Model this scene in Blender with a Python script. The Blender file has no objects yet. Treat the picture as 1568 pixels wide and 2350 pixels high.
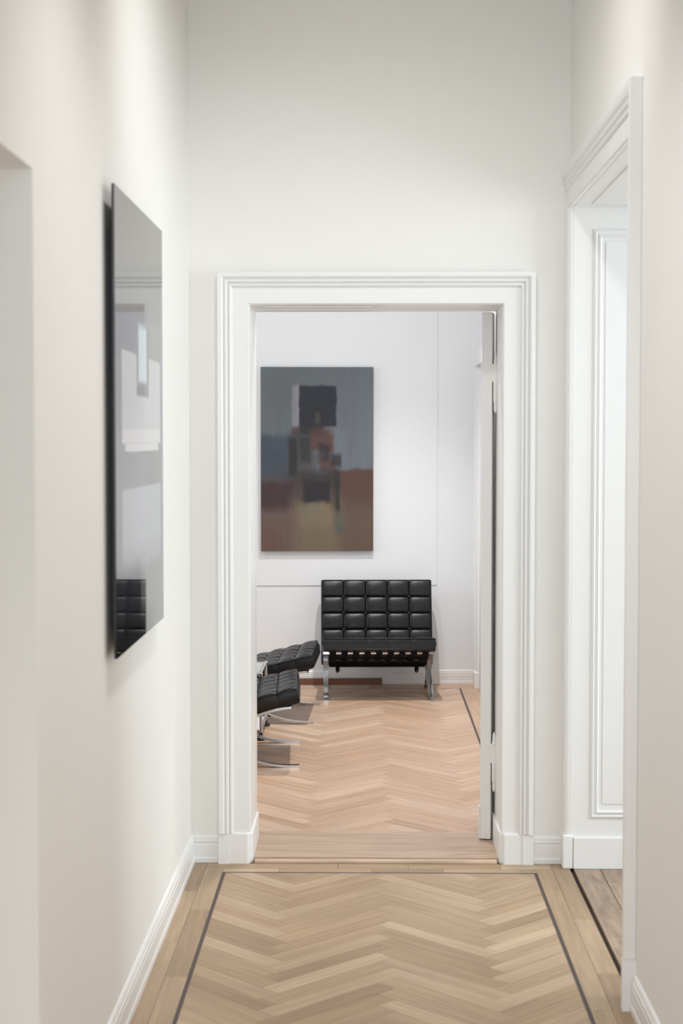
import bpy, bmesh, math, random
from mathutils import Vector, Matrix
random.seed(7)
R = math.radians
scene = bpy.context.scene
col = scene.collection

# ------------------------------------------------------------------ camera
F_PX, W_PX, H_PX = 3800.0, 1568.0, 2350.0
HORIZON, VPX, EYE = 1005.0, 843.0, 1.765
cd = bpy.data.cameras.new('camera')
cd.sensor_fit = 'VERTICAL'; cd.sensor_height = 36.0
cd.lens = 36.0 * F_PX / H_PX
cd.clip_start = 0.05; cd.clip_end = 100
cd.dof.use_dof = True; cd.dof.focus_distance = 8.6; cd.dof.aperture_fstop = 3.6
cam = bpy.data.objects.new('camera', cd); col.objects.link(cam)
cam.location = (0, 0, EYE)
pitch = math.atan((H_PX / 2 - HORIZON) / F_PX)
yaw = math.atan((VPX - W_PX / 2) / F_PX)
cam.rotation_euler = (math.pi / 2 - pitch, 0, yaw)
scene.camera = cam

# ------------------------------------------------------------------ world, exposure
w = bpy.data.worlds.new('world'); scene.world = w; w.use_nodes = True
w.node_tree.nodes['Background'].inputs[0].default_value = (0.75, 0.87, 1.0, 1)
w.node_tree.nodes['Background'].inputs[1].default_value = 1.0
vs = scene.view_settings
vs.view_transform = 'Standard'; vs.look = 'None'; vs.gamma = 1.0; vs.use_curve_mapping = False
vs.exposure = 0.04
try:
    scene.cycles.use_denoising = True
    scene.cycles.max_bounces = 10; scene.cycles.diffuse_bounces = 6
    scene.cycles.sample_clamp_indirect = 6.0
except Exception: pass

# ------------------------------------------------------------------ lights
def area(name, loc, direction, sx, sy, watts, rgb):
    l = bpy.data.lights.new(name, 'AREA'); l.shape = 'RECTANGLE'; l.size = sx; l.size_y = sy
    l.energy = watts; l.color = rgb
    o = bpy.data.objects.new(name, l); col.objects.link(o); o.location = loc
    o.rotation_euler = Vector(direction).to_track_quat('-Z', 'Y').to_euler()
    return o
def spot(name, loc, direction, watts, rgb, angle=130, blend=1.0, radius=0.05):
    l = bpy.data.lights.new(name, 'SPOT'); l.energy = watts; l.color = rgb
    l.spot_size = R(angle); l.spot_blend = blend; l.shadow_soft_size = radius
    o = bpy.data.objects.new(name, l); col.objects.link(o); o.location = loc
    o.rotation_euler = Vector(direction).to_track_quat('-Z', 'Y').to_euler()
    return o
NEUT = (1.0, 0.98, 0.97); COOL = (0.82, 0.91, 1.0)
spot('hall_ceiling_lamp', (0.05, 4.90, 3.86), (0, 0.36, -1), 74, NEUT, 124, 1.0, 0.10)
spot('hall_ceiling_lamp', (0.02, 3.74, 3.86), (0.02, 0.12, -1), 134, NEUT, 90, 1.0, 0.10)
spot('hall_ceiling_lamp', (0.05, 1.2, 3.86), (0, 0.1, -1), 205, NEUT, 90, 1.0, 0.10)
area('hall_assumed_daylight', (0.05, -1.95, 1.9), (0, 1, 0), 1.3, 2.4, 60, COOL)  # unseen light standing in for assumed daylight from behind the viewer
spot('lounge_ceiling_lamp', (0.08, 10.35, 3.45), (0, -0.04, -1), 280, (1.0, 0.985, 0.975), 100, 1.0, 0.025)
spot('lounge_ceiling_lamp', (0.05, 8.0, 3.45), (0, -0.35, -1), 125, (1.0, 0.95, 0.92), 104, 0.9, 0.08)
spot('lounge_wall_washer', (-0.45, 9.2, 3.45), (0, 0.8, -0.50), 74, (0.88, 0.94, 1.0), 120, 1.0, 0.06)
area('lounge_fill_light', (-3.55, 9.6, 1.9), (1, 0, 0), 2.4, 2.2, 42, COOL)  # unseen fill light, added to raise the ambient level in the lounge
area('side_room_assumed_daylight', (4.45, 5.2, 1.9), (-1, 0, 0), 2.2, 2.2, 112, (0.86, 0.95, 1.0))  # unseen light for the daylight assumed in the side room

# ------------------------------------------------------------------ dimensions (metres)
XL, XR = -0.731, 0.828          # hall side walls
YE, YF = 6.82, 7.20             # end wall: hall face, lounge face
OX0, OX1, OZ = -0.484, 0.557, 2.312   # doorway
CEIL = 3.95
YB = 11.87                      # lounge back wall at its right corner
BXR = 0.79                      # lounge right wall
TILT = R(3.4)                   # the lounge back wall stands slightly askew

# ------------------------------------------------------------------ helpers
def lin(c):
    return tuple(((v / 255.0) / 12.92 if v / 255.0 <= 0.04045 else ((v / 255.0 + 0.055) / 1.055) ** 2.4) for v in c)
def link(o, parent=None):
    col.objects.link(o)
    if parent is not None: o.parent = parent
    return o
def tag(o, label=None, cat=None, group=None, kind=None):
    if label: o['label'] = label
    if cat: o['category'] = cat
    if group: o['group'] = group
    if kind: o['kind'] = kind
    return o
def mesh_obj(name, verts, faces, mat, parent=None, smooth=False):
    m = bpy.data.meshes.new(name); m.from_pydata([tuple(v) for v in verts], [], faces)
    bm = bmesh.new(); bm.from_mesh(m); bmesh.ops.recalc_face_normals(bm, faces=bm.faces[:]); bm.to_mesh(m); bm.free()
    m.update()
    if mat: m.materials.append(mat)
    if smooth:
        for p in m.polygons: p.use_smooth = True
    return link(bpy.data.objects.new(name, m), parent)
def empty(name, loc, rz=0.0):
    o = bpy.data.objects.new(name, None); o.empty_display_size = 0.1
    o.location = loc; o.rotation_euler = (0, 0, rz); return link(o)
class MB:
    """collects simple solids for ONE mesh object"""
    def __init__(s): s.v = []; s.f = []
    def add(s, v, f):
        n = len(s.v); s.v += [tuple(p) for p in v]; s.f += [tuple(i + n for i in q) for q in f]; return s
    def box(s, x0, x1, y0, y1, z0, z1):
        return s.add([(x0,y0,z0),(x1,y0,z0),(x1,y1,z0),(x0,y1,z0),(x0,y0,z1),(x1,y0,z1),(x1,y1,z1),(x0,y1,z1)],
                     [(0,3,2,1),(4,5,6,7),(0,1,5,4),(1,2,6,5),(2,3,7,6),(3,0,4,7)])
    def loft(s, rings, closed=True, cap=True):
        n = len(rings[0]); v = [p for r in rings for p in r]; f = []
        for i in range(len(rings) - 1):
            for j in range(n if closed else n - 1):
                a = i * n + j; b = i * n + (j + 1) % n
                f.append((a, b, b + n, a + n))
        if cap:
            f.append(tuple(range(n))[::-1]); f.append(tuple((len(rings) - 1) * n + k for k in range(n)))
        return s.add(v, f)
    def lathe(s, prof, c=(0,0,0), seg=16):
        rings = [[(c[0] + r * math.cos(2*math.pi*k/seg), c[1] + r * math.sin(2*math.pi*k/seg), c[2] + z) for k in range(seg)] for r, z in prof]
        return s.loft(rings)
    def tube(s, a, b, r, seg=12):
        a = Vector(a); b = Vector(b); d = (b - a).normalized()
        u = d.orthogonal().normalized(); t = d.cross(u)
        return s.loft([[p + u * (r * math.cos(2*math.pi*k/seg)) + t * (r * math.sin(2*math.pi*k/seg)) for k in range(seg)] for p in (a, b)])
    def ball(s, c, r, seg=14, rings=8):
        pr = [(max(1e-4, r * math.sin(math.pi * i / rings)), -r * math.cos(math.pi * i / rings)) for i in range(rings + 1)]
        return s.lathe(pr, c, seg)
    def build(s, name, mat, parent=None, smooth=False, bevel=0.0, auto=False):
        o = mesh_obj(name, s.v, s.f, mat, parent, smooth)
        if bevel:
            bm = bmesh.new(); bm.from_mesh(o.data)
            bmesh.ops.bevel(bm, geom=bm.edges[:], offset=bevel, segments=2, profile=0.5, affect='EDGES', clamp_overlap=True)
            bm.to_mesh(o.data); bm.free()
        if auto: shade_auto(o)
        return o
def shade_auto(o, ang=40):
    m = o.data; bm = bmesh.new(); bm.from_mesh(m)
    for f in bm.faces: f.smooth = True
    for e in bm.edges:
        if len(e.link_faces) == 2: e.smooth = e.calc_face_angle(0) < R(ang)
    bm.to_mesh(m); bm.free()

# ------------------------------------------------------------------ materials
def new_mat(name):
    m = bpy.data.materials.new(name); m.use_nodes = True
    nt = m.node_tree; return m, nt, nt.nodes['Principled BSDF']
def setp(b, **k):
    for n, v in k.items():
        n = n.replace('_', ' ')
        if n in b.inputs: b.inputs[n].default_value = v
def paint(name, rgb, rough=0.6, bump=0.02, scale=160.0, var=0.02, spec=0.4):
    m, nt, b = new_mat(name); N = nt.nodes; L = nt.links
    tc = N.new('ShaderNodeTexCoord')
    n1 = N.new('ShaderNodeTexNoise'); n1.inputs['Scale'].default_value = 1.6; n1.inputs['Detail'].default_value = 3
    L.new(tc.outputs['Object'], n1.inputs['Vector'])
    mx = N.new('ShaderNodeMix'); mx.data_type = 'RGBA'
    mx.inputs[6].default_value = (*[c * (1 - var) for c in lin(rgb)], 1); mx.inputs[7].default_value = (*[min(1, c * (1 + var)) for c in lin(rgb)], 1)
    L.new(n1.outputs['Fac'], mx.inputs[0]); L.new(mx.outputs[2], b.inputs['Base Color'])
    n2 = N.new('ShaderNodeTexNoise'); n2.inputs['Scale'].default_value = scale; n2.inputs['Detail'].default_value = 2
    L.new(tc.outputs['Object'], n2.inputs['Vector'])
    bp = N.new('ShaderNodeBump'); bp.inputs['Strength'].default_value = bump; bp.inputs['Distance'].default_value = 0.002
    L.new(n2.outputs['Fac'], bp.inputs['Height']); L.new(bp.outputs[0], b.inputs['Normal'])
    setp(b, Roughness=rough); b.inputs['Specular IOR Level'].default_value = spec
    return m
M = {}
M['wall'] = paint('wall_paint', (238, 237, 234), 0.75, 0.10)
M['wall_lounge'] = paint('lounge_wall_paint', (236, 237, 238), 0.75, 0.10)
M['trim'] = paint('gloss_trim_paint', (235, 235, 234), 0.34, 0.012, 60, 0.01, 0.5)
M['ceil'] = paint('ceiling_paint', (235, 234, 230), 0.8, 0.05)

def wood(name, cols, rough=0.42, grain=1.0, wear=None):
    m, nt, b = new_mat(name); N = nt.nodes; L = nt.links
    tc = N.new('ShaderNodeTexCoord'); oi = N.new('ShaderNodeObjectInfo')
    off = N.new('ShaderNodeVectorMath'); off.operation = 'SCALE'; off.inputs[0].default_value = (37.0, 91.0, 53.0)
    L.new(oi.outputs['Random'], off.inputs['Scale'])
    ad = N.new('ShaderNodeVectorMath'); ad.operation = 'ADD'
    L.new(tc.outputs['Object'], ad.inputs[0]); L.new(off.outputs[0], ad.inputs[1])
    mp = N.new('ShaderNodeMapping'); mp.inputs['Scale'].default_value = (3.0, 60.0, 10.0); L.new(ad.outputs[0], mp.inputs[0])
    g = N.new('ShaderNodeTexNoise'); g.inputs['Scale'].default_value = 1.0; g.inputs['Detail'].default_value = 6; g.inputs['Distortion'].default_value = 0.4
    L.new(mp.outputs[0], g.inputs['Vector'])
    mp2 = N.new('ShaderNodeMapping'); mp2.inputs['Scale'].default_value = (1.2, 9.0, 3.0); L.new(ad.outputs[0], mp2.inputs[0])
    g2 = N.new('ShaderNodeTexNoise'); g2.inputs['Scale'].default_value = 1.4; g2.inputs['Detail'].default_value = 3
    L.new(mp2.outputs[0], g2.inputs['Vector'])
    rp = N.new('ShaderNodeValToRGB'); e = rp.color_ramp.elements
    e[0].color = (*lin(cols[0]), 1); e[0].position = 0.0; e[1].color = (*lin(cols[-1]), 1); e[1].position = 1.0
    for i, c in enumerate(cols[1:-1]):
        q = e.new((i + 1) / (len(cols) - 1)); q.color = (*lin(c), 1)
    L.new(oi.outputs['Random'], rp.inputs[0])
    mr = N.new('ShaderNodeMapRange'); mr.inputs['From Min'].default_value = 0.3; mr.inputs['From Max'].default_value = 0.7
    mr.inputs['To Min'].default_value = 1 - 0.16 * grain; mr.inputs['To Max'].default_value = 1 + 0.09 * grain
    L.new(g.outputs['Fac'], mr.inputs[0])
    mr2 = N.new('ShaderNodeMapRange'); mr2.inputs['From Min'].default_value = 0.3; mr2.inputs['From Max'].default_value = 0.7
    mr2.inputs['To Min'].default_value = 1 - 0.09 * grain; mr2.inputs['To Max'].default_value = 1 + 0.07 * grain
    L.new(g2.outputs['Fac'], mr2.inputs[0])
    mu = N.new('ShaderNodeMath'); mu.operation = 'MULTIPLY'; L.new(mr.outputs[0], mu.inputs[0]); L.new(mr2.outputs[0], mu.inputs[1])
    sc = N.new('ShaderNodeVectorMath'); sc.operation = 'SCALE'; L.new(rp.outputs[0], sc.inputs[0]); L.new(mu.outputs[0], sc.inputs['Scale'])
    out = sc.outputs[0]
    if wear:
        n = N.new('ShaderNodeTexNoise'); n.inputs['Scale'].default_value = wear[1]; n.inputs['Detail'].default_value = 5
        mpw = N.new('ShaderNodeMapping'); mpw.inputs['Scale'].default_value = wear[2]; L.new(tc.outputs['Object'], mpw.inputs[0]); L.new(mpw.outputs[0], n.inputs['Vector'])
        r = N.new('ShaderNodeMapRange'); r.inputs['From Min'].default_value = 0.48; r.inputs['From Max'].default_value = 0.72; r.inputs['To Max'].default_value = wear[3]; L.new(n.outputs['Fac'], r.inputs[0])
        mx = N.new('ShaderNodeMix'); mx.data_type = 'RGBA'; mx.inputs[7].default_value = (*lin(wear[0]), 1)
        L.new(r.outputs[0], mx.inputs[0]); L.new(out, mx.inputs[6]); out = mx.outputs[2]
    L.new(out, b.inputs['Base Color'])
    bp = N.new('ShaderNodeBump'); bp.inputs['Strength'].default_value = 0.12; bp.inputs['Distance'].default_value = 0.001
    L.new(g.outputs['Fac'], bp.inputs['Height']); L.new(bp.outputs[0], b.inputs['Normal'])
    setp(b, Roughness=rough); b.inputs['Specular IOR Level'].default_value = 0.4
    return m
M['oak'] = wood('oiled_oak', [(153, 127, 99), (167, 141, 112), (173, 148, 120), (163, 137, 107), (180, 155, 127), (191, 167, 139)])
M['oak_lounge'] = wood('warm_oak', [(186, 154, 127), (195, 163, 137), (200, 169, 144), (196, 164, 137), (203, 173, 148), (210, 182, 158)])
M['oak_old'] = wood('worn_oak', [(160, 138, 118), (170, 148, 127), (176, 154, 134)], 0.5, 1.3, ((122, 100, 86), 5.0, (1.0, 4.0, 1.0), 0.7))
M['oak_sill'] = wood('threshold_oak', [(188, 162, 138), (194, 169, 146)], 0.4, 1.2, ((150, 125, 112), 4.0, (1.0, 6.0, 1.0), 0.55))
M['lath'] = wood('red_brown_wood', [(122, 82, 62), (126, 85, 64)])
M['wenge'] = wood('dark_inlay_wood', [(70, 58, 54), (78, 65, 60)], 0.5, 0.6)
m, nt, b = new_mat('dark_joint'); setp(b, Base_Color=(*lin((58, 46, 40)), 1), Roughness=0.9); M['joint'] = m

def leather():
    m, nt, b = new_mat('black_leather'); N = nt.nodes; L = nt.links
    tc = N.new('ShaderNodeTexCoord')
    v = N.new('ShaderNodeTexVoronoi'); v.inputs['Scale'].default_value = 420; L.new(tc.outputs['Object'], v.inputs['Vector'])
    n = N.new('ShaderNodeTexNoise'); n.inputs['Scale'].default_value = 22; n.inputs['Detail'].default_value = 4; n.inputs['Distortion'].default_value = 0.6
    mp = N.new('ShaderNodeMapping'); mp.inputs['Scale'].default_value = (1.6, 0.35, 1.0); L.new(tc.outputs['Object'], mp.inputs[0]); L.new(mp.outputs[0], n.inputs['Vector'])
    b1 = N.new('ShaderNodeBump'); b1.inputs['Strength'].default_value = 0.18; b1.inputs['Distance'].default_value = 0.001; L.new(v.outputs['Distance'], b1.inputs['Height'])
    b2 = N.new('ShaderNodeBump'); b2.inputs['Strength'].default_value = 0.22; b2.inputs['Distance'].default_value = 0.006
    L.new(n.outputs['Fac'], b2.inputs['Height']); L.new(b1.outputs[0], b2.inputs['Normal']); L.new(b2.outputs[0], b.inputs['Normal'])
    setp(b, Base_Color=(*lin((17, 17, 19)), 1), Roughness=0.31); b.inputs['Specular IOR Level'].default_value = 0.38
    return m
M['leather'] = leather()
m, nt, b = new_mat('black_strap_leather'); setp(b, Base_Color=(*lin((18, 18, 19)), 1), Roughness=0.7); b.inputs['Specular IOR Level'].default_value = 0.15; M['strap'] = m
m, nt, b = new_mat('polished_chrome'); setp(b, Base_Color=(0.60, 0.60, 0.61, 1), Metallic=1.0, Roughness=0.10); M['chrome'] = m
m, nt, b = new_mat('black_rubber'); setp(b, Base_Color=(0.012, 0.012, 0.012, 1), Roughness=0.6); M['rubber'] = m
m, nt, b = new_mat('black_anodised_metal'); setp(b, Base_Color=(0.02, 0.02, 0.02, 1), Roughness=0.5); M['blackmetal'] = m
m, nt, b = new_mat('tabletop_glass'); setp(b, Base_Color=(0.86, 0.90, 0.90, 1), Roughness=0.05, Transmission_Weight=0.75, IOR=1.45); M['glass'] = m
M['white_panel'] = paint('white_lacquered_steel', (236, 236, 236), 0.3, 0.0)

def layered(name, base, layers, distort=0.02, rough=0.6, coat=0.0, streak=0.10, gen=('X', 'Z'), flipu=False, weave=True):
    """flat picture: soft rectangles (u0,u1,v0,v1,softu,softv,rgb,opacity) over a base; v runs from the top down"""
    m, nt, b = new_mat(name); N = nt.nodes; L = nt.links
    tc = N.new('ShaderNodeTexCoord'); sp = N.new('ShaderNodeSeparateXYZ'); L.new(tc.outputs['Generated'], sp.inputs[0])
    nz = N.new('ShaderNodeTexNoise'); nz.inputs['Scale'].default_value = 9; nz.inputs['Detail'].default_value = 5
    L.new(tc.outputs['Generated'], nz.inputs['Vector'])
    ns = N.new('ShaderNodeSeparateXYZ'); L.new(nz.outputs['Color'], ns.inputs[0])
    def math_(op, a, b_=None, c=None):
        x = N.new('ShaderNodeMath'); x.operation = op
        for i, q in enumerate((a, b_, c)):
            if q is None: continue
            if isinstance(q, (int, float)): x.inputs[i].default_value = q
            else: L.new(q, x.inputs[i])
        return x.outputs[0]
    du = math_('MULTIPLY', math_('SUBTRACT', ns.outputs['X'], 0.5), distort)
    dv = math_('MULTIPLY', math_('SUBTRACT', ns.outputs['Y'], 0.5), distort)
    u0_ = sp.outputs[gen[0]]
    if flipu: u0_ = math_('SUBTRACT', 1.0, u0_)
    u = math_('ADD', u0_, du); v = math_('ADD', math_('SUBTRACT', 1.0, sp.outputs[gen[1]]), dv)
    def step(x, edge, soft, up):
        mr = N.new('ShaderNodeMapRange'); mr.interpolation_type = 'SMOOTHSTEP'; mr.clamp = True
        mr.inputs['From Min'].default_value = edge - soft / 2; mr.inputs['From Max'].default_value = edge + soft / 2
        mr.inputs['To Min'].default_value = 0.0 if up else 1.0; mr.inputs['To Max'].default_value = 1.0 if up else 0.0
        L.new(x, mr.inputs[0]); return mr.outputs[0]
    cur = None
    rgb = N.new('ShaderNodeRGB'); rgb.outputs[0].default_value = (*lin(base), 1); cur = rgb.outputs[0]
    for (a, c, d, e, su, sv, colr, op) in layers:
        k = math_('MULTIPLY', math_('MULTIPLY', step(u, a, su, True), step(u, c, su, False)),
                  math_('MULTIPLY', step(v, d, sv, True), step(v, e, sv, False)))
        k = math_('MULTIPLY', k, op)
        mx = N.new('ShaderNodeMix'); mx.data_type = 'RGBA'; L.new(k, mx.inputs[0]); L.new(cur, mx.inputs[6])
        mx.inputs[7].default_value = (*lin(colr), 1); cur = mx.outputs[2]
    if streak:
        mp = N.new('ShaderNodeMapping'); mp.inputs['Scale'].default_value = (60, 60, 5); L.new(tc.outputs['Generated'], mp.inputs[0])
        st = N.new('ShaderNodeTexNoise'); st.inputs['Scale'].default_value = 1.0; st.inputs['Detail'].default_value = 4; L.new(mp.outputs[0], st.inputs['Vector'])
        mr = N.new('ShaderNodeMapRange'); mr.inputs['From Min'].default_value = 0.3; mr.inputs['From Max'].default_value = 0.7
        mr.inputs['To Min'].default_value = 1 - streak; mr.inputs['To Max'].default_value = 1 + streak; L.new(st.outputs['Fac'], mr.inputs[0])
        s = N.new('ShaderNodeVectorMath'); s.operation = 'SCALE'; L.new(cur, s.inputs[0]); L.new(mr.outputs[0], s.inputs['Scale']); cur = s.outputs[0]
    L.new(cur, b.inputs['Base Color'])
    if weave:
        wv = N.new('ShaderNodeTexNoise'); wv.inputs['Scale'].default_value = 300; L.new(tc.outputs['Generated'], wv.inputs['Vector'])
        bp = N.new('ShaderNodeBump'); bp.inputs['Strength'].default_value = 0.1; bp.inputs['Distance'].default_value = 0.001
        L.new(wv.outputs['Fac'], bp.inputs['Height']); L.new(bp.outputs[0], b.inputs['Normal'])
    setp(b, Roughness=rough, Coat_Weight=coat, Coat_Roughness=0.03)
    return m

# ------------------------------------------------------------------ the shell
def structure(name, mb, mat, label, cat, **k):
    return tag(mb.build(name, mat, None, **k), label, cat, kind='structure')
# recess in the left wall: Y 2.2 .. 3.63, head 2.337
NY0, NY1, NZ = 2.2, 3.63, 2.352
structure('wall_left', MB().box(XL - .5, XL, -2, NY0, 0, CEIL).box(XL - .5, XL, NY1, YE, 0, CEIL)
          .box(XL - .5, XL, NY0, NY1, NZ, CEIL).box(XL - .6, XL - .5, NY0 - .1, NY1 + .1, 0, NZ + .1), M['wall'],
          'off-white hall wall on the left with a deep recess', 'wall')
# opening in the right wall: Y 5.19 .. 6.735, head 2.68
SY0, SY1, SZ, ST = 5.19, 6.735, 2.695, 0.45
structure('wall_right', MB().box(XR, XR + ST, -2, SY0 - .01, 0, CEIL).box(XR, XR + ST, SY1 + .04, YE, 0, CEIL)
          .box(XR, XR + ST, SY0 - .01, SY1 + .04, SZ, CEIL), M['wall'], 'off-white hall wall on the right with a tall cased opening', 'wall')
structure('wall_end', MB().box(-3.6, OX0, YE, YF, 0, CEIL).box(OX1, 1.4, YE, YF, 0, CEIL).box(OX0, OX1, YE, YF, OZ, CEIL),
          M['wall'], 'off-white wall closing the hall around the white doorway', 'wall')
structure('wall_behind', MB().box(-1.3, 1.4, -2.2, -2, 0, CEIL), M['wall'], 'plain off-white wall closing the hall behind the viewer', 'wall')
structure('ceiling', MB().box(-1.4, 1.4, -2.2, YE, CEIL, CEIL + .1), M['ceil'], 'plain white ceiling over the hall', 'ceiling')
structure('ceiling', MB().box(-3.7, 1.4, YF, 12.4, 3.6, 3.7), M['ceil'], 'plain white ceiling over the lounge', 'ceiling')
structure('wall_lounge_left', MB().box(-3.7, -3.6, YE, 12.3, 0, 3.7), M['wall_lounge'], 'plain white wall at the far left of the lounge', 'wall')
structure('wall_lounge_right', MB().box(BXR, BXR + .3, YF, YB + .3, 0, 3.7), M['wall_lounge'], 'white lounge wall behind the open door', 'wall')
wb = structure('wall_back', MB().box(-4.6, 0.35, 0, .2, 0, 3.75), M['wall_lounge'], 'white lounge wall behind the painting and the black chair', 'wall')
wb.location = (BXR, YB, 0); wb.rotation_euler = (0, 0, TILT)
def on_back(o):
    o.location = (BXR, YB, 0); o.rotation_euler = (0, 0, TILT); return o
# thin board fixed to the upper back wall; its lower and right edges show
pb = MB().box(-4.4, 0.498 - BXR, -0.007, 0.0, 0.712, 3.6).build('wall_panel', M['wall_lounge'], wb, bevel=0.001)
pb['label'] = 'flush white board covering the upper wall'
# side room
structure('wall_side_room', MB().box(XR + ST, 4.6, 3.2, 3.3, 0, 3.6).box(XR + ST, 4.6, YE, YE + .1, 0, 3.6).box(4.5, 4.6, 3.3, YE, 0, 3.6)
          .box(XR + ST, 4.6, 3.2, YE + .1, 3.5, 3.6), M['wall_lounge'], 'white walls of the daylit side room', 'wall')

# ------------------------------------------------------------------ floors
def clip_poly(poly, x0, x1, y0, y1):
    def cut(p, f):
        out = []
        for i in range(len(p)):
            a, b_ = p[i], p[(i + 1) % len(p)]; fa, fb = f(a), f(b_)
            if fa >= 0: out.append(a)
            if (fa > 0 and fb < 0) or (fa < 0 and fb > 0):
                t = fa / (fa - fb); out.append((a[0] + (b_[0] - a[0]) * t, a[1] + (b_[1] - a[1]) * t))
        return out
    for f in (lambda q: q[0] - x0, lambda q: x1 - q[0], lambda q: q[1] - y0, lambda q: y1 - q[1]):
        poly = cut(poly, f)
        if len(poly) < 3: return []
    return poly
def poly_area(p): return 0.5 * abs(sum(p[i][0]*p[(i+1)%len(p)][1] - p[(i+1)%len(p)][0]*p[i][1] for i in range(len(p))))
def prism(name, poly, origin, ang, z0, z1, mat, parent):
    """flat piece with its grain along local X"""
    c, s = math.cos(-ang), math.sin(-ang); n = len(poly)
    loc = [((x - origin[0]) * c - (y - origin[1]) * s, (x - origin[0]) * s + (y - origin[1]) * c) for x, y in poly]
    v = [(x, y, z0) for x, y in loc] + [(x, y, z1) for x, y in loc]
    f = [tuple(range(n))[::-1], tuple(range(n, 2 * n))] + [(i, (i + 1) % n, (i + 1) % n + n, i + n) for i in range(n)]
    o = mesh_obj(name, v, f, mat, parent); o.location = (origin[0], origin[1], 0); o.rotation_euler = (0, 0, ang)
    return o
_pc = {}
PL, PW, GAP = 0.525, 0.0755, 0.0005
def herringbone(parent, x0, x1, y0, y1, peakx, y_off, mat, z=0.0):
    c = math.sqrt(0.5)
    def to_room(px, py): return ((px - py) * c, (px + py) * c)
    half = PL * c
    bx, by = to_room(PL - PW * 0.5, PW * 0.5)
    ox, oy = peakx - bx, y_off - by
    n = 0
    for colm in range(-8, 9):
        for row in range(-60, 160):
            for kind in (0, 1):
                if kind == 0: q = [(0, 0), (PL, 0), (PL, PW), (0, PW)]
                else: q = [(PL, PW - PL), (PL + PW, PW - PL), (PL + PW, PW), (PL, PW)]
                sx, sy = row * PW + colm * PL, row * PW - colm * PL
                pts = [to_room(a + sx, b_ + sy) for a, b_ in q]
                pts = [(a + ox, b_ + oy) for a, b_ in pts]
                cx = sum(p[0] for p in pts) / 4; cy = sum(p[1] for p in pts) / 4
                if cx < x0 - .4 or cx > x1 + .4 or cy < y0 - .4 or cy > y1 + .4: continue
                sh = [(cx + (px - cx) * (1 - 2 * GAP / .4), cy + (py - cy) * (1 - 2 * GAP / .4)) for px, py in pts]
                # shrink evenly by GAP on every side
                u = Vector((pts[1][0] - pts[0][0], pts[1][1] - pts[0][1])).normalized(); v = Vector((-u.y, u.x))
                la = (Vector(pts[1]) - Vector(pts[0])).length / 2 - GAP; lb = (Vector(pts[3]) - Vector(pts[0])).length / 2 - GAP
                sh = [tuple(Vector((cx, cy)) + u * a + v * b_) for a, b_ in ((-la, -lb), (la, -lb), (la, lb), (-la, lb))]
                cl = clip_poly(sh, x0, x1, y0, y1)
                if not cl or poly_area(cl) < 2e-4: continue
                ang = R(45) if kind == 0 else R(135)
                if len(cl) == 4 and abs(poly_area(cl) - poly_area(sh)) < 1e-7:
                    key = (mat.name,)
                    if key not in _pc:
                        o = MB().box(-PL/2 + GAP, PL/2 - GAP, -PW/2 + GAP, PW/2 - GAP, -.012, 0).build('plank', mat, parent)
                        _pc[key] = o.data
                    else: o = link(bpy.data.objects.new('plank', _pc[key]), parent)
                    o.location = (cx, cy, z); o.rotation_euler = (0, 0, ang)
                else:
                    prism('plank', cl, (cx, cy), ang, z - .012, z, mat, parent)
                n += 1
    return n
def strip(name, x0, x1, y0, y1, mat, parent, along='Y', z0=-.012, z1=0.0):
    ang = R(90) if along == 'Y' else 0.0
    return prism(name, [(x0, y0), (x1, y0), (x1, y1), (x0, y1)], ((x0 + x1) / 2, (y0 + y1) / 2), ang, z0, z1, mat, parent)

IXL, IXR, IY = -0.574, 0.677, 6.648      # inner edges of the dark inlay in the hall
IW = 0.0135
fh = structure('floor', MB().box(-1.4, 5.0, -2.2, 6.80, -.12, -.0125), M['joint'], 'oak herringbone floor of the hall with a dark inlaid line', 'floor')
FY0 = 2.6
herringbone(fh, IXL, IXR, FY0, IY, 0.035, 6.63, M['oak'])
strip('inlay_strip', IXL - IW, IXL, FY0, IY + IW, M['wenge'], fh)
strip('inlay_strip', IXR, IXR + IW, FY0, IY + IW, M['wenge'], fh)
strip('inlay_strip', IXL + .0005, IXR - .0005, IY, IY + IW, M['wenge'], fh, 'X')
def course(x0, x1, y0, y1, along, cuts, mat, parent, name='border_plank'):
    g = 0.0006
    e = [y0 if along == 'Y' else x0] + cuts + [y1 if along == 'Y' else x1]
    for a, b_ in zip(e[:-1], e[1:]):
        if along == 'Y': strip(name, x0 + g, x1 - g, a + g, b_ - g, mat, parent, 'Y')
        else: strip(name, a + g, b_ - g, y0 + g, y1 - g, mat, parent, 'X')
ML = (IXL - IW + XL) / 2; YM = IY + IW + 0.055
course(IXL - IW - .075, IXL - IW, FY0, YM, 'Y', [3.4, 4.45, 5.35, 6.12], M['oak'], fh)
course(XL - .01, IXL - IW - .075, FY0, 6.80, 'Y', [3.0, 3.9, 4.9, 5.72, 6.38], M['oak'], fh)
MR_ = IXR + IW + .068
course(IXR + IW, MR_, FY0, YM, 'Y', [3.2, 4.2, 5.05, 5.62, 6.33], M['oak'], fh)
course(MR_, XR + .004, FY0, 6.80, 'Y', [3.6, 4.6, 5.40, 6.02], M['oak'], fh)
course(IXL - IW, IXR + IW, IY + IW, YM, 'X', [-.36, .02, .31], M['oak'], fh)
course(IXL - IW - .075, MR_, YM, 6.80, 'X', [-.12, .17, .55], M['oak'], fh)
# rest of the hall behind the viewer and the alcove: plain long boards
for i in range(12):
    x = XL - .6 + i * 0.19
    strip('board', x + .0006, x + .1894, -2, FY0 - .001, M['oak'], fh)
strip('board', XL - .5, XL - .0106, FY0, NY1, M['oak'], fh)
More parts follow.
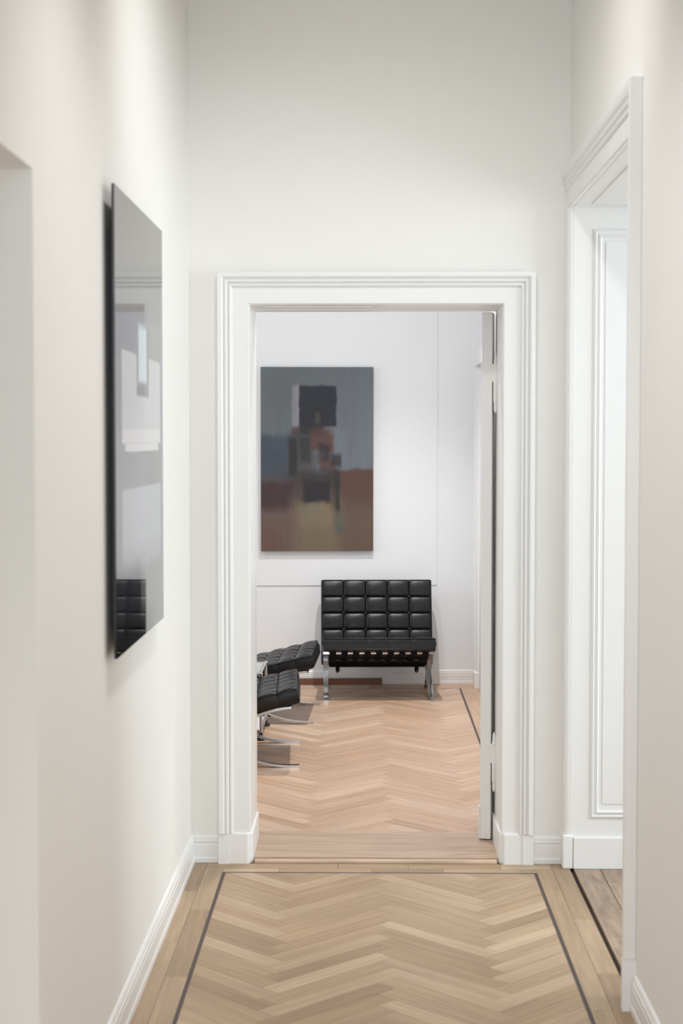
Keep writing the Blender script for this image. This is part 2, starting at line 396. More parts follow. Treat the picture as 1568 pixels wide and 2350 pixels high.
# worn boards of the side passage behind the dark gap
for i, (a, b_) in enumerate([(.848, .955), (.957, 1.053), (1.055, 1.16), (1.162, 1.275), (1.277, 1.6), (1.602, 2.2), (2.202, 3.0), (3.002, 4.5)]):
    y0, y1 = (SY0 - .15, SY1 + .02) if a < 1.27 else (3.3, 6.80)
    cuts = [6.52] if i == 1 else ([5.8] if i == 0 else [6.1])
    course(a, b_, y0, y1, 'Y', cuts, M['oak_old'], fh, 'passage_board')

fl = structure('floor', MB().box(-3.6, .85, 6.80, 12.1, -.12, -.0125), M['joint'], 'warm oak herringbone floor of the lounge beyond the doorway', 'floor')
LIX, LIY = 0.649, 11.61
herringbone(fl, -1.12, LIX, 7.305, LIY, 0.075, 9.0, M['oak_lounge'])
strip('inlay_strip', LIX, LIX + .0135, 7.305, LIY + .0135, M['wenge'], fl)
strip('inlay_strip', -1.12, LIX - .0005, LIY, LIY + .0135, M['wenge'], fl, 'X')
strip('border_plank', -3.6, OX0 - .003, 7.2, 7.293, M['oak_lounge'], fl, 'X')
strip('border_plank', OX1 + .003, BXR, 7.2, 7.293, M['oak_lounge'], fl, 'X')
strip('inlay_strip', -3.6, LIX + .0135, 7.2935, 7.3045, M['wenge'], fl, 'X')
course(LIX + .0135, BXR, 7.305, 11.88, 'Y', [8.1, 9.3, 10.2, 11.1, 11.45], M['oak_lounge'], fl)
course(-1.12, LIX + .0135, LIY + .0135, 11.88, 'X', [-.6, .02, .38], M['oak_lounge'], fl)
for i in range(12):
    x = -3.6 + i * .2065
    strip('board', x + .0006, x + .2059, 7.305, 11.9, M['oak_lounge'], fl)

# threshold in the doorway
th = empty('trim_threshold', ((OX0 + OX1) / 2, 7.0, 0)); tag(th, 'worn oak threshold with a rounded nosing in the doorway', 'threshold', kind='structure')
def local(o, p):  # keep world placement while parenting under an unrotated empty
    o.location = Vector(o.location) - Vector(p.location); return o
course_gap = 0
for a, b_ in ((6.8365, 6.965), (6.966, 7.085), (7.086, 7.2930)):
    local(strip('sill_board', OX0 + .002, OX1 - .002, a, b_ - .0005, M['oak_sill'], th, 'X', -.012, .017), th)
def nosing():
    r = 0.011; rings = []
    for x in (OX0 + .018, OX1 - .018):
        rings.append([(x, 6.8135 + .018 * math.cos(t), .004 + .0125 * math.sin(t)) for t in [2 * math.pi * k / 16 for k in range(16)]])
    return local(MB().loft(rings).build('nosing', M['oak_sill'], th, auto=True), th)
nosing()

# ------------------------------------------------------------------ mouldings
def profile_run(name, prof, a, b_, out, mat, parent=None, ca=0.0, cb=0.0):
    """baseboard style: profile (proud, z) swept on the floor from a to b; out = unit vector away from the wall; ca/cb mitre"""
    a = Vector((a[0], a[1], 0)); b_ = Vector((b_[0], b_[1], 0)); o = Vector((out[0], out[1], 0)); d = (b_ - a).normalized()
    ra = [a + o * p + d * (p * ca) + Vector((0, 0, z)) for p, z in prof]
    rb = [b_ + o * p - d * (p * cb) + Vector((0, 0, z)) for p, z in prof]
    ob = MB().loft([ra, rb]).build(name, mat, parent); shade_auto(ob, 30); return ob
BASE = [(-.01, 0), (.016, 0), (.016, .020), (.0135, .024), (.0135, .076), (.011, .079), (.0125, .082), (.0125, .093), (.009, .096), (.010, .099), (.009, .107), (.004, .114), (-.01, .114)]
def base(name, a, b_, out, label, ca=0, cb=0, sc=1.0):
    return tag(profile_run(name, [(p, z * sc) for p, z in BASE], a, b_, out, M['trim'], None, ca, cb), label, 'baseboard', kind='structure')
base('baseboard_left', (XL, NY1), (XL, YE), (1, 0), 'white moulded baseboard along the left hall wall', 0, 1)
base('baseboard_left_near', (XL, -2), (XL, NY0), (1, 0), 'white baseboard on the left wall behind the viewer')
base('baseboard_end_left', (XL, YE), (-.612, YE), (0, -1), 'short white baseboard between left wall and door casing', 1, 0)
base('baseboard_end_right', (.690, YE), (.806, YE), (0, -1), 'short white baseboard between door casing and right opening')
base('baseboard_right', (XR, -2), (XR, 5.035), (-1, 0), 'white baseboard along the near right hall wall')
bb = base('baseboard_back', (-4.35, 0), (-.03, 0), (0, -1), 'white baseboard behind the black chairs in the lounge', 0, 0, .86); on_back(bb)

# door casing: profile (outward from the opening, proud of the wall)
CAS = [(0, 0), (0, .012), (.004, .017), (.068, .017), (.071, .020), (.073, .028), (.078, .031), (.083, .028), (.085, .024), (.088, .030), (.092, .036), (.098, .037), (.102, .031),
       (.105, .034), (.108, .041), (.112, .044), (.1285, .044), (.1285, 0)]
def casing(root, x0, x1, z0, zt, yw, mat, prof=CAS):
    def st(k):
        x0_, x1_ = x0, x1
        return {0: [(x0_ - u, yw - p, z0) for u, p in prof], 1: [(x0_ - u, yw - p, zt + u) for u, p in prof],
                2: [(x1_ + u, yw - p, zt + u) for u, p in prof], 3: [(x1_ + u, yw - p, z0) for u, p in prof]}[k]
    for n, a, b_ in (('side_casing', 0, 1), ('head_casing', 1, 2), ('side_casing', 2, 3)):
        o = MB().loft([st(a), st(b_)]).build(n, mat, root); shade_auto(o, 25)
        o.location = -Vector(root.location)
t1 = empty('trim_1', (0, YE, 0)); tag(t1, 'white moulded casing around the doorway to the lounge', 'door casing', kind='structure')
casing(t1, OX0, OX1, 0.128, OZ, YE, M['trim'])
def tp(mb, name, root, mat=None, **k):
    o = mb.build(name, mat or M['trim'], root, **k); o.location = -Vector(root.location); return o
# plinth blocks with a chamfered inner corner
for s in (-1, 1):
    xi = OX0 if s < 0 else OX1
    pl = [(xi - s*.010, YE + .02), (xi - s*.010, YE - .004), (xi + s*.012, YE - .026), (xi + s*.012 , YE - .026), (xi + s*.088, YE - .026), (xi + s*.088, YE - .031), (xi + s*.1325, YE - .031), (xi + s*.1325, YE + .0)]
    rings = [[(x, y, z) for x, y in pl] for z in (0, .122)] + [[(x * 1 + 0, y + .004 * (y < YE), .130) for x, y in pl]]
    tp(MB().loft(rings), 'plinth_block', t1)
    # jamb lining with a beaded inner arris, and its skirting
    x_a, x_b = (OX0 - .02, OX0 + .001) if s < 0 else (OX1 - .001, OX1 + .02)
    tp(MB().box(x_a, x_b, YE - .010, YF + .012, 0, OZ), 'jamb_lining', t1)
    sk = MB()
    xs = sorted((xi, xi - s*.010))
    sk.box(xs[0], xs[1], YE + .02, YF - .0, 0, .126)
    tp(sk, 'jamb_skirting', t1, bevel=.002)
tp(MB().box(OX0, OX1, YE - .010, YF + .012, OZ - .001, OZ + .02), 'head_lining', t1)
tp(MB().box(OX0 + .06, .02, YE + .10, YE + .19, OZ - .004, OZ), 'latch_strip', t1)
tp(MB().box(OX0 + .001, OX1 - .001, YE + .23, YE + .27, OZ - .006, OZ), 'door_stop', t1)
for s in (-1, 1):   # lounge side architrave
    pass

# right opening
t2 = empty('trim_2', (XR, 6.0, 0)); tag(t2, 'white casing and panelled reveal of the tall opening in the right wall', 'door casing', kind='structure')
# head casing, swept along Y, profile (up, proud)
HC = [(0, 0), (0, .014), (.004, .018), (.070, .018), (.074, .024), (.080, .026), (.090, .022), (.096, .030), (.106, .032), (.114, .026), (.120, .034), (.130, .038), (.152, .038), (.152, 0)]
ra = [(XR - p, 5.060, SZ + u) for u, p in HC]; rb = [(XR - p, 6.82, SZ + u) for u, p in HC]
o = tp(MB().loft([ra, rb]), 'head_casing', t2); shade_auto(o, 25)
# near side casing: proud backband + recessed flat
o = tp(MB().box(XR - .040, XR + .0, 5.04, 5.066, .16, SZ + .158), 'side_casing_band', t2, bevel=.003)
o = tp(MB().box(XR - .018, XR + .0, 5.066, SY0, .16, SZ), 'side_casing', t2)
o = tp(MB().box(XR - .0415, XR + .0, 5.0385, 5.0685, 0, .16).box(XR - .0195, XR + .0, 5.0685, SY0 + .002, 0, .16), 'plinth_block', t2)
# far side casing in the corner (rounded arris)
pr = [(XR + .0035, SY1 + .0)] + [(XR - .002 - .020 * math.cos(t) + .0, SY1 + .020 - .020 * math.sin(t)) for t in [math.pi / 2 * (1 - k / 6) for k in range(7)]] + [(XR - .022, YE), (XR + .0035, YE)]
o = tp(MB().loft([[(x, y, z) for x, y in pr] for z in (.0, SZ + .01)]), 'side_casing', t2); shade_auto(o, 50)
o = tp(MB().box(XR - .027, XR + .016, SY1 - .010, YE, 0, .140), 'plinth_block', t2, bevel=.006)
# linings: far reveal, soffit, near reveal
RX0, RX1 = XR + .004, XR + ST
rev = tp(MB().box(RX0, RX1, SY1, YE - .001, 0, SZ + .02), 'far_reveal', t2)
sof = tp(MB().box(RX0, RX1, SY0, SY1, SZ - .001, SZ + .02), 'soffit', t2)
tp(MB().box(RX0, RX1, SY0 - .02, SY0, 0, SZ), 'near_reveal', t2)
def sub(mb, name, part, mat=None, **k):
    o = mb.build(name, mat or M['trim'], part, **k); return o
# raised frame around the panel on the far reveal
def frame_run(x0, x1, z0, z1, y, w_, pr_):
    prof = [(0, 0), (0, pr_ * .35), (w_ * .30, pr_ * .8), (w_ * .45, pr_ * .45), (w_ * .55, pr_ * .55), (w_ * .85, pr_), (w_, pr_ * .4), (w_, 0)]
    pts = {(0, 0): (x0, z0, -1, -1), (1, 0): (x1, z0, 1, -1), (1, 1): (x1, z1, 1, 1), (0, 1): (x0, z1, -1, 1)}
    seq = [(0, 0), (1, 0), (1, 1), (0, 1), (0, 0)]
    out = []
    for a, b_ in zip(seq[:-1], seq[1:]):
        r_ = []
        for q in (a, b_):
            X, Z, sx, sz = pts[q]
            r_.append([(X - sx * u, y - p, Z - sz * u) for u, p in prof])
        out.append(MB().loft(r_))
    return out
for mb in frame_run(XR + .085, RX1 - .064, .208, 2.605, SY1, .032, .010):
    shade_auto(sub(mb, 'panel_moulding', rev), 30)
sub(MB().box(XR + .134, RX1 - .130, SY1 - .003, SY1, .268, 2.558), 'raised_field', rev, bevel=.0015)
sub(MB().box(XR + .0165, RX1, SY1 - .012, SY1, 0, .132), 'reveal_skirting', rev, bevel=.004)
def soffit_frame(w_, pr_):
    out = []
    x0, x1, y0, y1 = XR + .064, RX1 - .064, SY0 + .10, SY1 - .10
    for (a, b_, c, d) in ((x0, x1, y0, y0 + w_), (x0, x1, y1 - w_, y1), (x0, x0 + w_, y0 + w_, y1 - w_), (x1 - w_, x1, y0 + w_, y1 - w_)):
        out.append(MB().box(a, b_, c, d, SZ - pr_, SZ))
    return out
for mb in soffit_frame(.03, .005): sub(mb, 'panel_moulding', sof, bevel=.002)
# dark dusty gap between hall floor and passage boards lies at x = .832 .. .848 (open joint)

# lounge: casing of another doorway on the right wall beside the back corner
t3 = empty('trim_3', (BXR, 11.6, 0)); tag(t3, 'white casing of a doorway beside the far right corner of the lounge', 'door casing', kind='structure')
for (p0, w0, w1) in ((.032, 0, .022), (.022, .022, .05), (.016, .05, .12)):
    tp(MB().box(BXR - p0, BXR + .01, 11.74 - w1, 11.74 - w0, .11, 2.27), 'side_casing', t3, bevel=.002)
tp(MB().box(BXR - .036, BXR + .01, 11.61, 11.745, 0, .112), 'plinth_block', t3, bevel=.003)
tp(MB().box(BXR - .030, BXR + .01, 10.6, 11.74, 2.2705, 2.38), 'head_casing', t3, bevel=.003)

# ------------------------------------------------------------------ the open door leaf
d1 = empty('door_1', (OX1 - .020, YF - .065, 0), R(-101) - R(-90)); tag(d1, 'white door standing open into the lounge, seen edge-on with hinges', 'door', kind='structure')
# leaf local: x from -.046 (lounge side) to 0, y along the leaf
LT = .046
leaf = MB().box(-LT, 0, 0.0, .98, .022, OZ - .008).build('leaf', M['trim'], d1, bevel=.003)
MB().box(-LT - .007, -LT, .0, .98, .024, .165).build('kick_board', M['trim'], d1, bevel=.002)
MB().box(.0, .007, .13, .98, .024, .165).build('kick_board', M['trim'], d1, bevel=.002)
for (za, zb) in ((.25, .95), (1.12, 2.12)):
    for sx in (-1, 1):
        xa = (-LT - .006, -LT) if sx < 0 else (0, .006)
        MB().box(xa[0], xa[1], .14, .84, za, zb).build('door_panel', M['trim'], d1, bevel=.004)
def handle():
    h = MB().lathe([(.022, 0), (.022, .004), (.008, .006), (.008, .04)], (0, 0, 0), 16); return h
for sx in (-1, 1):
    hd = MB().box(-LT - .004 if sx < 0 else 0, -LT if sx < 0 else .004, .90, .94, .98, 1.16).build('handle_plate', M['chrome'], d1, bevel=.0015)
    xx = -LT - .05 if sx < 0 else .05
    MB().tube((-LT if sx < 0 else 0, .92, 1.08), (xx, .92, 1.08), .008).tube((xx, .92, 1.08), (xx, .80, 1.08), .008).build('handle', M['chrome'], d1, auto=True)
for zt, zm, zl, zf in ((2.080, 2.006, 1.873, 2.132), (.440, .358, .232, .492)):
    h = MB().box(-.002, .0205, -.004, .004, zm, zt).build('hinge_leaf', M['trim'], d1)
    MB().lathe([(.0095, zm), (.0095, zl + .05), (.0075, zl + .045), (.007, zl + .012), (.003, zl)], (.0135, -.001, 0), 14).build('hinge_barrel', M['trim'], d1, auto=True)
    MB().lathe([(.0092, zt), (.0092, zt + .006), (.0075, zt + .008), (.0082, zt + .014), (.0068, zt + .018), (.0052, zf - .010), (.002, zf)], (.0135, -.001, 0), 14).build('hinge_finial', M['trim'], d1, auto=True)

# ------------------------------------------------------------------ chairs
TH_SEAT, T_C = R(14), 0.098
def cushion(name, W, L_, T, nu, nv, parent, puff=0.016, seed=0, wrinkle=0.0):
    rnd = random.Random(seed)
    sub_ = [0.0, .018, .04, .08, .16, .28, .40, .5, .60, .72, .84, .92, .96, .982]
    us = sorted({(i + s) / nu for i in range(nu) for s in sub_} | {1.0} | {.004, .012, .996, .988})
    vs_ = sorted({(i + s) / nv for i in range(nv) for s in sub_} | {1.0} | {.004, .012, .996, .988})
    def p1(a, n):  # dome factor along one axis; the rim stays full
        i = min(int(a * n), n - 1); t = a * n - i
        q = 1 - abs(2 * t - 1) ** 2.4
        if (i == 0 and t < .5) or (i == n - 1 and t > .5): q = max(q, .55)
        return q
    def groove(a, n, length):
        k = round(a * n)
        if not 0 < k < n: return 0.0
        d = (a - k / n) * length
        return math.exp(-(d / .0042) ** 2)
    rr = .016
    def edge(a, length):
        dd = min(a, 1 - a) * length
        if dd >= rr: return 0.0
        return rr * (1 - math.sqrt(max(0, 1 - (1 - dd / rr) ** 2)))
    nu_, nv_ = len(us), len(vs_)
    top = []; bot = []
    ph = [rnd.uniform(0, 6.28) for _ in range(8)]
    for v in vs_:
        for u in us:
            pu, pv = p1(u, nu), p1(v, nv)
            h = puff * ((max(pu, 0) * max(pv, 0)) ** .6 - 1.0) - .0045 * max(groove(u, nu, W), groove(v, nv, L_))
            # button dimples
            bu = round(u * nu); bv = round(v * nv)
            if 0 < bu < nu and 0 < bv < nv:
                dx = (u - bu / nu) * W; dy = (v - bv / nv) * L_
                h -= .005 * math.exp(-((dx * dx + dy * dy) / (.016 ** 2)))
            if wrinkle:
                cell = int(u * nu); env = pv
                h += wrinkle * math.sin(u * nu * 2 * math.pi * 2.4 + ph[cell % 8] + 0.7 * math.sin(v * nv * 3.0 + ph[(cell + 3) % 8])) * env
            e = max(edge(u, W), edge(v, L_))
            du = (u - .5)
            top.append(((u - .5) * W, v * L_, T + h - e))
            bot.append(((u - .5) * W, v * L_, e * .9 + .004 * (1 - math.sqrt(max(pu * pv, 0)))))
    f = []
    K = nu_ * nv_
    idx = lambda i, j: j * nu_ + i
    for j in range(nv_ - 1):
        for i in range(nu_ - 1):
            f.append((idx(i, j), idx(i + 1, j), idx(i + 1, j + 1), idx(i, j + 1)))
            f.append((K + idx(i, j), K + idx(i, j + 1), K + idx(i + 1, j + 1), K + idx(i + 1, j)))
    ring = [idx(i, 0) for i in range(nu_)] + [idx(nu_ - 1, j) for j in range(1, nv_)] + [idx(i, nv_ - 1) for i in range(nu_ - 2, -1, -1)] + [idx(0, j) for j in range(nv_ - 2, 0, -1)]
    v = top + bot
    mid = len(v)
    # a side band bulging slightly outwards
    for k in ring:
        x, y, _ = top[k]; n_ = Vector((x / W, (y - L_ / 2) / L_)); m_ = max(abs(n_.x), abs(n_.y), 1e-6)
        bx = .006 * (1 if abs(n_.x) >= .499 else 0) * (1 if n_.x > 0 else -1); by = .006 * (1 if abs(n_.y) >= .499 else 0) * (1 if n_.y > 0 else -1)
        v.append((x + bx, y + by, T * .52))
    n = len(ring)
    for a in range(n):
        b_ = (a + 1) % n
        f.append((ring[a], mid + a, mid + b_, ring[b_]))
        f.append((mid + a, K + ring[a], K + ring[b_], mid + b_))
    o = mesh_obj(name, v, f, M['leather'], parent, smooth=True); shade_auto(o, 55)
    # welt piping round both rims, seams along the tufting lines, buttons
    def welt(z):
        c = .010; pts = []
        x, y0, y1 = W / 2 + .001, -.001, L_ + .001
        for (cx, cy, a0) in ((x - c, y0 + c, -90), (x - c, y1 - c, 0), (-x + c, y1 - c, 90), (-x + c, y0 + c, 180)):
            for k in range(4): a = R(a0 + 30 * k); pts.append(Vector((cx + c * math.cos(a), cy + c * math.sin(a), z)))
        rings = []; m_ = len(pts)
        for i in range(m_):
            t = (pts[(i + 1) % m_] - pts[i - 1]).normalized(); s = t.cross(Vector((0, 0, 1)))
            rings.append([pts[i] + s * (.0032 * math.cos(q)) + Vector((0, 0, .0032 * math.sin(q))) for q in [2 * math.pi * k / 6 for k in range(6)]])
        vv = [p for r in rings for p in r]; ff = []
        for i in range(m_):
            for j in range(6):
                a = i * 6 + j; b2 = i * 6 + (j + 1) % 6; c2 = ((i + 1) % m_) * 6 + (j + 1) % 6; d2 = ((i + 1) % m_) * 6 + j
                ff.append((a, b2, c2, d2))
        return mesh_obj('piping', vv, ff, M['leather'], o, smooth=True)
    welt(T - .014); welt(.012)
    bm_ = None
    for i in range(1, nu):
        for j in range(1, nv):
            if bm_ is None:
                b0 = MB().lathe([(.0095, 0), (.0105, .003), (.0085, .0065), (.004, .0085), (.0005, .009)], (0, 0, 0), 12).build('button', M['leather'], o, smooth=True); bm_ = b0.data
            else: b0 = link(bpy.data.objects.new('button', bm_), o)
            b0.location = ((i / nu - .5) * W, j / nv * L_, T - puff - .0075)
    return o
def catmull(P, n=7):
    Q = [Vector(p) for p in P]; out = []
    for i in range(len(Q) - 1):
        a = Q[i - 1] if i else Q[0] * 2 - Q[1]; b_ = Q[i]; c = Q[i + 1]; d = Q[i + 2] if i + 2 < len(Q) else Q[-1] * 2 - Q[-2]
        for k in range(n):
            t = k / n
            out.append(.5 * ((2 * b_) + (c - a) * t + (2 * a - 5 * b_ + 4 * c - d) * t * t + (3 * b_ - a - 3 * c + d) * t ** 3))
    out.append(Q[-1]); return out
def flat_bar(P, x, wx=.035, th=.013):
    pts = catmull(P); rings = []
    for i, p in enumerate(pts):
        t = (pts[min(i + 1, len(pts) - 1)] - pts[max(i - 1, 0)]).normalized(); n = Vector((-t.y, t.x))
        q = []
        for sx, sn in ((-1, -1), (1, -1), (1, 1), (-1, 1)):
            e = p + n * (sn * th / 2); q.append((x + sx * wx / 2, e.x, e.y))
        rings.append(q)
    return MB().loft(rings)
PA = [(0, .0068), (.07, .0068), (.16, .017), (.26, .044), (.36, .078), (.46, .115), (.535, .146), (.585, .185), (.615, .25), (.645, .36), (.685, .50), (.722, .63), (.742, .70)]
PB = [(.040, .3245), (.12, .3125), (.22, .283), (.32, .240), (.41, .186), (.49, .128), (.56, .074), (.62, .032), (.67, .0085), (.72, .0068)]
def make_chair(name, label, cat, group, wr, seed):
    root = empty(name, (0, 0, 0)); tag(root, label, cat, group)
    for s in (-1, 1):
        x = s * .3575
        sf = flat_bar(PA, x).build('back_leg', M['chrome'], root); shade_auto(sf, 35)
        sf = flat_bar(PB, x).build('seat_leg', M['chrome'], root); shade_auto(sf, 35)
    for (d, z, wd, th) in ((.060, .3225, .03, .012), (.735, .672, .012, .03)):
        MB().box(-.34, .34, d - wd / 2, d + wd / 2, z - th / 2, z + th / 2).build('cross_rail', M['chrome'], root, bevel=.0015)
    seat = cushion('seat_cushion', .750, .545, T_C, 5, 5, root, .013, seed, wr)
    seat.location = (0, -.004, .343); seat.rotation_euler = (-TH_SEAT, 0, 0)
    back = cushion('back_cushion', .768, .588, T_C, 5, 5, root, .012, seed + 1, wr * .3)
    back.location = (0, .553, .176); back.rotation_euler = (R(72), 0, 0)
    # seat straps run from rail to rail under the cushion; back straps behind
    sm = None
    for k in range(9):
        x = (k - 4) * .0775
        if sm is None:
            y0, z0, y1, z1 = .040, .331, .53, .200
            mb = MB().loft([[(-.0215, y0, z0 + .005), (.0215, y0, z0 + .005), (.0215, y0, z0), (-.0215, y0, z0)], [(-.0215, y1, z1 + .005), (.0215, y1, z1 + .005), (.0215, y1, z1), (-.0215, y1, z1)]])
            mb.box(-.0215, .0215, .038, .043, .310, .334)
            o = mb.build('seat_strap', M['strap'], root); sm = o.data
        else: o = link(bpy.data.objects.new('seat_strap', sm), root)
        o.location.x = x
    bmh = None
    for k in range(8):
        z = .25 + k * .058
        t = (z - .25) / .45; y = .625 + t * .108
        if bmh is None:
            o = MB().box(-.36, .36, -.003, .003, -.02, .02).build('back_strap', M['strap'], root); bmh = o.data
        else: o = link(bpy.data.objects.new('back_strap', bmh), root)
        o.location = (0, y - .012, z); o.rotation_euler = (R(-14), 0, 0)
    # two fastening tabs hanging below the rear edge of the cushions
    for s in (-1, 1):
        tb = MB(); pts = [(-.014, .07), (.014, .07), (.014, .012), (.010, .004), (.004, 0), (-.004, 0), (-.010, .004), (-.014, .012)]
        tb.loft([[(x, -.003, z) for x, z in pts], [(x, .003, z) for x, z in pts]])
        o = tb.build('strap_tab', M['strap'], root); o.location = (s * .275, .47, .132)
        c = MB().lathe([(.004, 0), (.004, .002), (.001, .003)], (0, 0, 0), 8).build('snap', M['chrome'], o); c.rotation_euler = (R(90), 0, 0); c.location = (0, -.003, .012)
    # rear apron of leather hanging between the cushions
    MB().box(-.335, .335, .505, .513, .166, .245).build('rear_apron', M['strap'], root)
    return root
GR = 'black tufted leather lounge chairs'
ch = make_chair('lounge_chair', 'black tufted leather chair facing the hall under the painting', 'chair', GR, 0.0, 1)
ch.location = (.083, 11.005, 0); ch.rotation_euler = (0, 0, R(1.6))
cf = make_chair('lounge_chair', 'black leather chair seen from its side beyond the small table', 'chair', GR, 0.0030, 11)
cf.location = (-.320, 10.525, 0); cf.rotation_euler = (0, 0, R(88.6))
cn = make_chair('lounge_chair', 'black leather chair seen from its side nearest the doorway', 'chair', GR, 0.0032, 21)
cn.location = (-.377, 9.172, 0); cn.rotation_euler = (0, 0, R(92.2))

# ------------------------------------------------------------------ small table between the two side chairs
tb = empty('side_table', (-.865, 9.845, 0)); tag(tb, 'low chrome tube table with glass top between the two side chairs', 'table')
hx, hy, zt, zb = .245, .242, .388, .052
for sx in (-1, 1):
    for sy in (-1, 1):
        MB().tube((sx * hx, sy * hy, zb), (sx * hx, sy * hy, zt), .0095).build('leg', M['chrome'], tb, auto=True)
        MB().ball((sx * hx, sy * hy, zt), .0135).build('corner_ball', M['chrome'], tb, smooth=True)
        MB().ball((sx * hx, sy * hy, zb), .0135).build('corner_ball', M['chrome'], tb, smooth=True)
        MB().lathe([(.022, 0), (.026, .006), (.020, .016), (.008, .020), (.008, .042)], (sx * hx, sy * hy, 0), 16).build('foot', M['rubber'], tb, auto=True)
for z in (zb, zt):
    for s in (-1, 1):
        MB().tube((-hx, s * hy, z), (hx, s * hy, z), .0095).build('rail', M['chrome'], tb, auto=True)
        MB().tube((s * hx, -hy, z), (s * hx, hy, z), .0095).build('rail', M['chrome'], tb, auto=True)
MB().box(-hx + .011, hx - .011, -hy + .011, hy - .011, zt - .004, zt + .004).build('glass_top', M['glass'], tb)
MB().box(-hx + .010, hx - .010, -hy + .010, hy - .010, zb - .004, zb + .006).build('shelf', M['white_panel'], tb)

# ------------------------------------------------------------------ loose wooden lath along the back baseboard
lt = MB().box(-1.9, -.685, -.034, -.021, 0, .047).build('wooden_lath', M['lath'], None, bevel=.0015)
tag(lt, 'reddish brown wooden lath lying along the baseboard behind the chair', 'lath'); on_back(lt)

# ------------------------------------------------------------------ painting on the back wall
GREY = (100, 107, 113)
LAY = [
 (-.1, 1.1, -.1, .10, .3, .10, (104, 112, 117), .7),
 (.05, .45, .05, .32, .2, .2, (98, 106, 106), .7),
 (.62, 1.1, .10, .58, .2, .2, (112, 117, 123), .8),
 (.86, 1.1, .06, .56, .10, .2, (118, 129, 138), .6),
 (-.1, .30, .365, .60, .10, .03, (72, 82, 95), .95),
 (-.1, .30, .45, .52, .2, .06, (64, 73, 88), .7),
 (.15, .50, .54, .62, .2, .06, (55, 60, 68), .6),
 (.62, 1.1, .555, 1.1, .05, .015, (92, 68, 57), 1.),
 (-.1, .34, .60, .80, .08, .05, (70, 50, 54), 1.),
 (-.1, .40, .78, 1.1, .12, .06, (112, 90, 80), 1.),
 (.62, 1.1, .74, 1.1, .10, .12, (110, 90, 76), .85),
 (.72, 1.1, .58, .72, .1, .06, (96, 66, 54), .7),
 (-.1, .18, .88, 1.1, .1, .06, (112, 82, 74), .7),
 (.30, .70, .70, 1.1, .10, .06, (124, 108, 86), 1.),
 (.36, .64, .74, .86, .06, .05, (136, 122, 96), .7),
 (.34, .52, .74, .82, .08, .05, (122, 118, 100), .6),
 (.28, .345, .10, .325, .025, .02, (150, 148, 158), .95),
 (.66, .76, .33, .48, .05, .04, (122, 130, 142), .6),
 (.62, .80, .47, .545, .05, .03, (118, 125, 136), .6),
 (.34, .67, .10, .325, .012, .012, (34, 38, 50), 1.),
 (.45, .57, .20, .30, .04, .04, (26, 30, 36), .7),
 (.478, .525, .245, .315, .02, .02, (72, 70, 66), .9),
 (.33, .56, .315, .37, .03, .02, (36, 36, 38), .95),
 (.27, .35, .325, .365, .02, .012, (84, 54, 54), .8),
 (.245, .33, .365, .60, .03, .04, (38, 40, 42), .95),
 (.32, .46, .36, .54, .04, .04, (48, 48, 48), .95),
 (.33, .345, .40, .52, .015, .04, (84, 82, 78), .6),
 (.44, .62, .335, .45, .04, .02, (92, 58, 54), .9),
 (.58, .65, .36, .47, .02, .03, (96, 62, 54), .85),
 (.51, .62, .41, .53, .03, .02, (50, 38, 40), .95),
 (.44, .54, .46, .53, .05, .03, (82, 80, 80), .7),
 (.52, .66, .51, .57, .02, .015, (92, 62, 54), .85),
 (.62, .71, .47, .54, .02, .02, (40, 38, 42), .9),
 (.34, .48, .52, .58, .06, .04, (88, 80, 84), .7),
 (.32, .70, .56, .66, .06, .04, (52, 47, 48), .95),
 (.30, .40, .60, .74, .05, .05, (72, 60, 54), .8),
 (.375, .62, .615, .735, .03, .02, (36, 33, 40), 1.),
 (.62, .68, .60, .76, .03, .05, (66, 56, 52), .8),
 (.66, .70, .56, .79, .015, .04, (42, 40, 42), .9),
 (.65, .74, .79, .90, .04, .04, (92, 96, 84), .8),
 (.70, .73, .87, .91, .02, .02, (84, 90, 84), .8),
]
M['painting'] = layered('oil_painting', GREY, [(l[0], l[1], l[2], l[3], l[4] * 1.7, l[5] * 1.7, tuple(c * .88 for c in l[6]), l[7]) for l in LAY], 0.045, 0.55, 0.0, 0.07)
M['canvas_edge'] = paint('canvas_edge', (150, 145, 138), 0.8, 0.0)
cs = math.cos(TILT)
pr_ = empty('painting', (0, 0, 0)); tag(pr_, 'tall abstract painting of a dark blurred figure on grey and brown', 'painting'); on_back(pr_)
px0, px1 = (-.757 - BXR) / cs, (.041 - BXR) / cs
MB().box(px0, px1, -.042, -.038, .960, 2.267).build('canvas', M['painting'], pr_)
MB().box(px0 + .0005, px1 - .0005, -.0379, -.0075, .9605, 2.2665).build('stretcher', M['canvas_edge'], pr_)

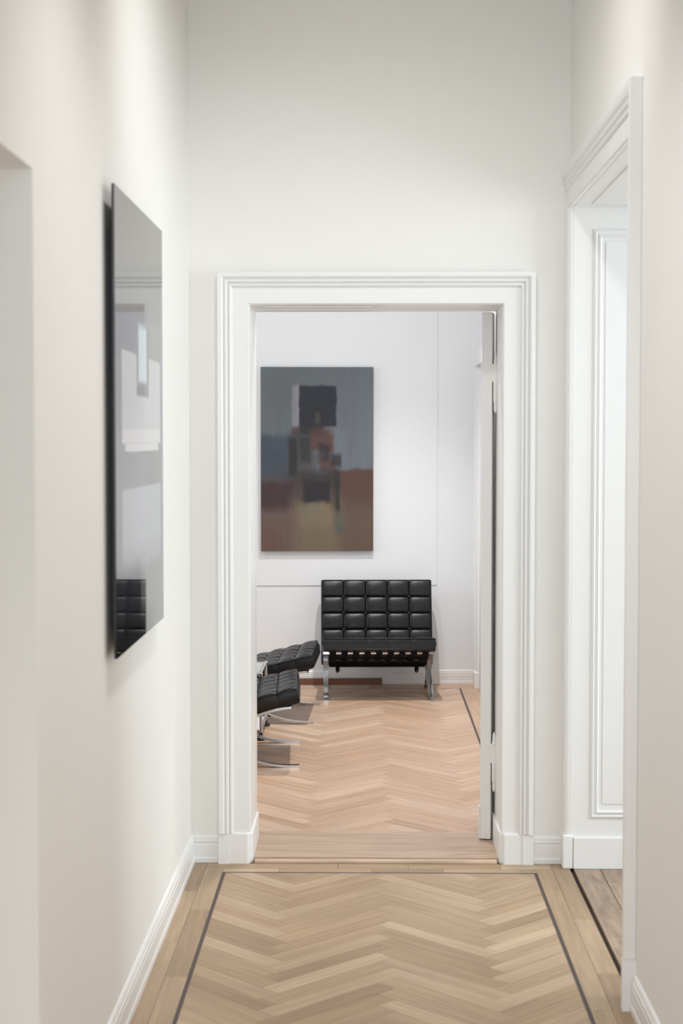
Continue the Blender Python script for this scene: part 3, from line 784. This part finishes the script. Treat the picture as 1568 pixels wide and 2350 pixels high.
# ------------------------------------------------------------------ glossy picture on the left hall wall
PLAY = [
 (-.1, 1.1, .16, 1.1, .05, .10, (120, 122, 128), 1.),
 (.00, .38, .235, .36, .06, .02, (96, 100, 112), .9),
 (.115, .93, .34, .52, .012, .006, (186, 186, 190), 1.),
 (.65, .93, .25, .34, .012, .02, (140, 140, 142), .9),
 (.40, .66, .22, .435, .012, .01, (104, 106, 112), 1.),
 (.44, .61, .27, .405, .02, .03, (196, 214, 224), 1.),
 (.44, .61, .405, .43, .02, .012, (84, 86, 92), .9),
 (.115, .93, .512, .545, .012, .005, (206, 204, 206), 1.),
 (.17, .88, .545, .563, .03, .004, (206, 204, 206), 1.),
 (.0, 1.0, .566, .648, .01, .004, (112, 114, 121), .9),
 (.115, .93, .646, .84, .012, .008, (160, 164, 172), 1.),
 (.115, .93, .82, 1.1, .012, .14, (128, 128, 132), 1.),
 (-.1, .47, .825, 1.1, .05, .05, (52, 54, 62), 1.),  # dark reflection of the black chairs, painted into the print
 (-.1, .75, .94, 1.1, .25, .08, (22, 23, 26), 1.),  # same painted-in reflection, near black along the bottom
]
M['print'] = layered('glossy_print_reflection', (96, 94, 92), [l[:6] + (tuple(int(c * (.84 if max(l[6]) < 150 else 1.0)) for c in l[6]), l[7]) for l in PLAY], 0.004, 0.5, 1.0, 0.0, gen=('Y', 'Z'), weave=False)
pb_ = M['print'].node_tree.nodes['Principled BSDF']
pb_.inputs['Specular IOR Level'].default_value = 0.0; pb_.inputs['Coat IOR'].default_value = 1.38
pic = empty('wall_picture', (XL, 5.12, 1.145)); tag(pic, 'large glossy grey photograph mounted clear of the left hall wall', 'picture')
def pp(mb, name, mat, **k):
    o = mb.build(name, mat, pic, **k); o.location = -Vector(pic.location); return o
pp(MB().box(XL + .0285, XL + .0325, 4.592, 5.656, 1.148, 2.467), 'print_panel', M['print'])
pp(MB().box(XL + .0245, XL + .0284, 4.592, 5.656, 1.148, 2.467), 'backing', M['blackmetal'])
pp(MB().box(XL + .0005, XL + .0244, 4.68, 5.57, 1.235, 2.35), 'mounting_frame', M['blackmetal'])

# ------------------------------------------------------------------ unseen window frames added around the area lights
def window(name, c, along, half_w, half_h, label):  # added frame around an area light; no opening in the wall behind
    r_ = empty(name, c); tag(r_, label, 'window', kind='structure')
    def bar(nm, a0, a1, z0, z1, d):
        if along == 'X': mb = MB().box(a0, a1, -d, d, z0, z1)
        else: mb = MB().box(-d, d, a0, a1, z0, z1)
        mb.build(nm, M['trim'], r_)
    for s_ in (-1, 1):
        bar('light_frame', s_ * half_w - .03, s_ * half_w + .03, -half_h, half_h, .03)
        bar('light_frame', -half_w + .03, half_w - .03, s_ * half_h - .03, s_ * half_h + .03, .03)
    bar('mullion', -.025, .025, -half_h + .03, half_h - .03, .02)
    bar('mullion', -half_w + .03, half_w - .03, half_h * .45, half_h * .45 + .04, .018)
window('hall_daylight_frame', (0.05, -1.965, 1.9), 'X', .68, 1.23, 'tall added white frame around the assumed daylight behind the viewer')  # unseen frame added around the hall daylight; the wall behind is solid
window('lounge_fill_frame', (-3.565, 9.6, 1.9), 'Y', 1.23, 1.13, 'added white frame around the fill light on the left side of the lounge')  # unseen frame added around the lounge fill light
window('side_room_daylight_frame', (4.465, 5.2, 1.9), 'Y', 1.13, 1.13, 'wide added white frame around the assumed daylight in the side room')  # unseen frame added around the assumed side room daylight
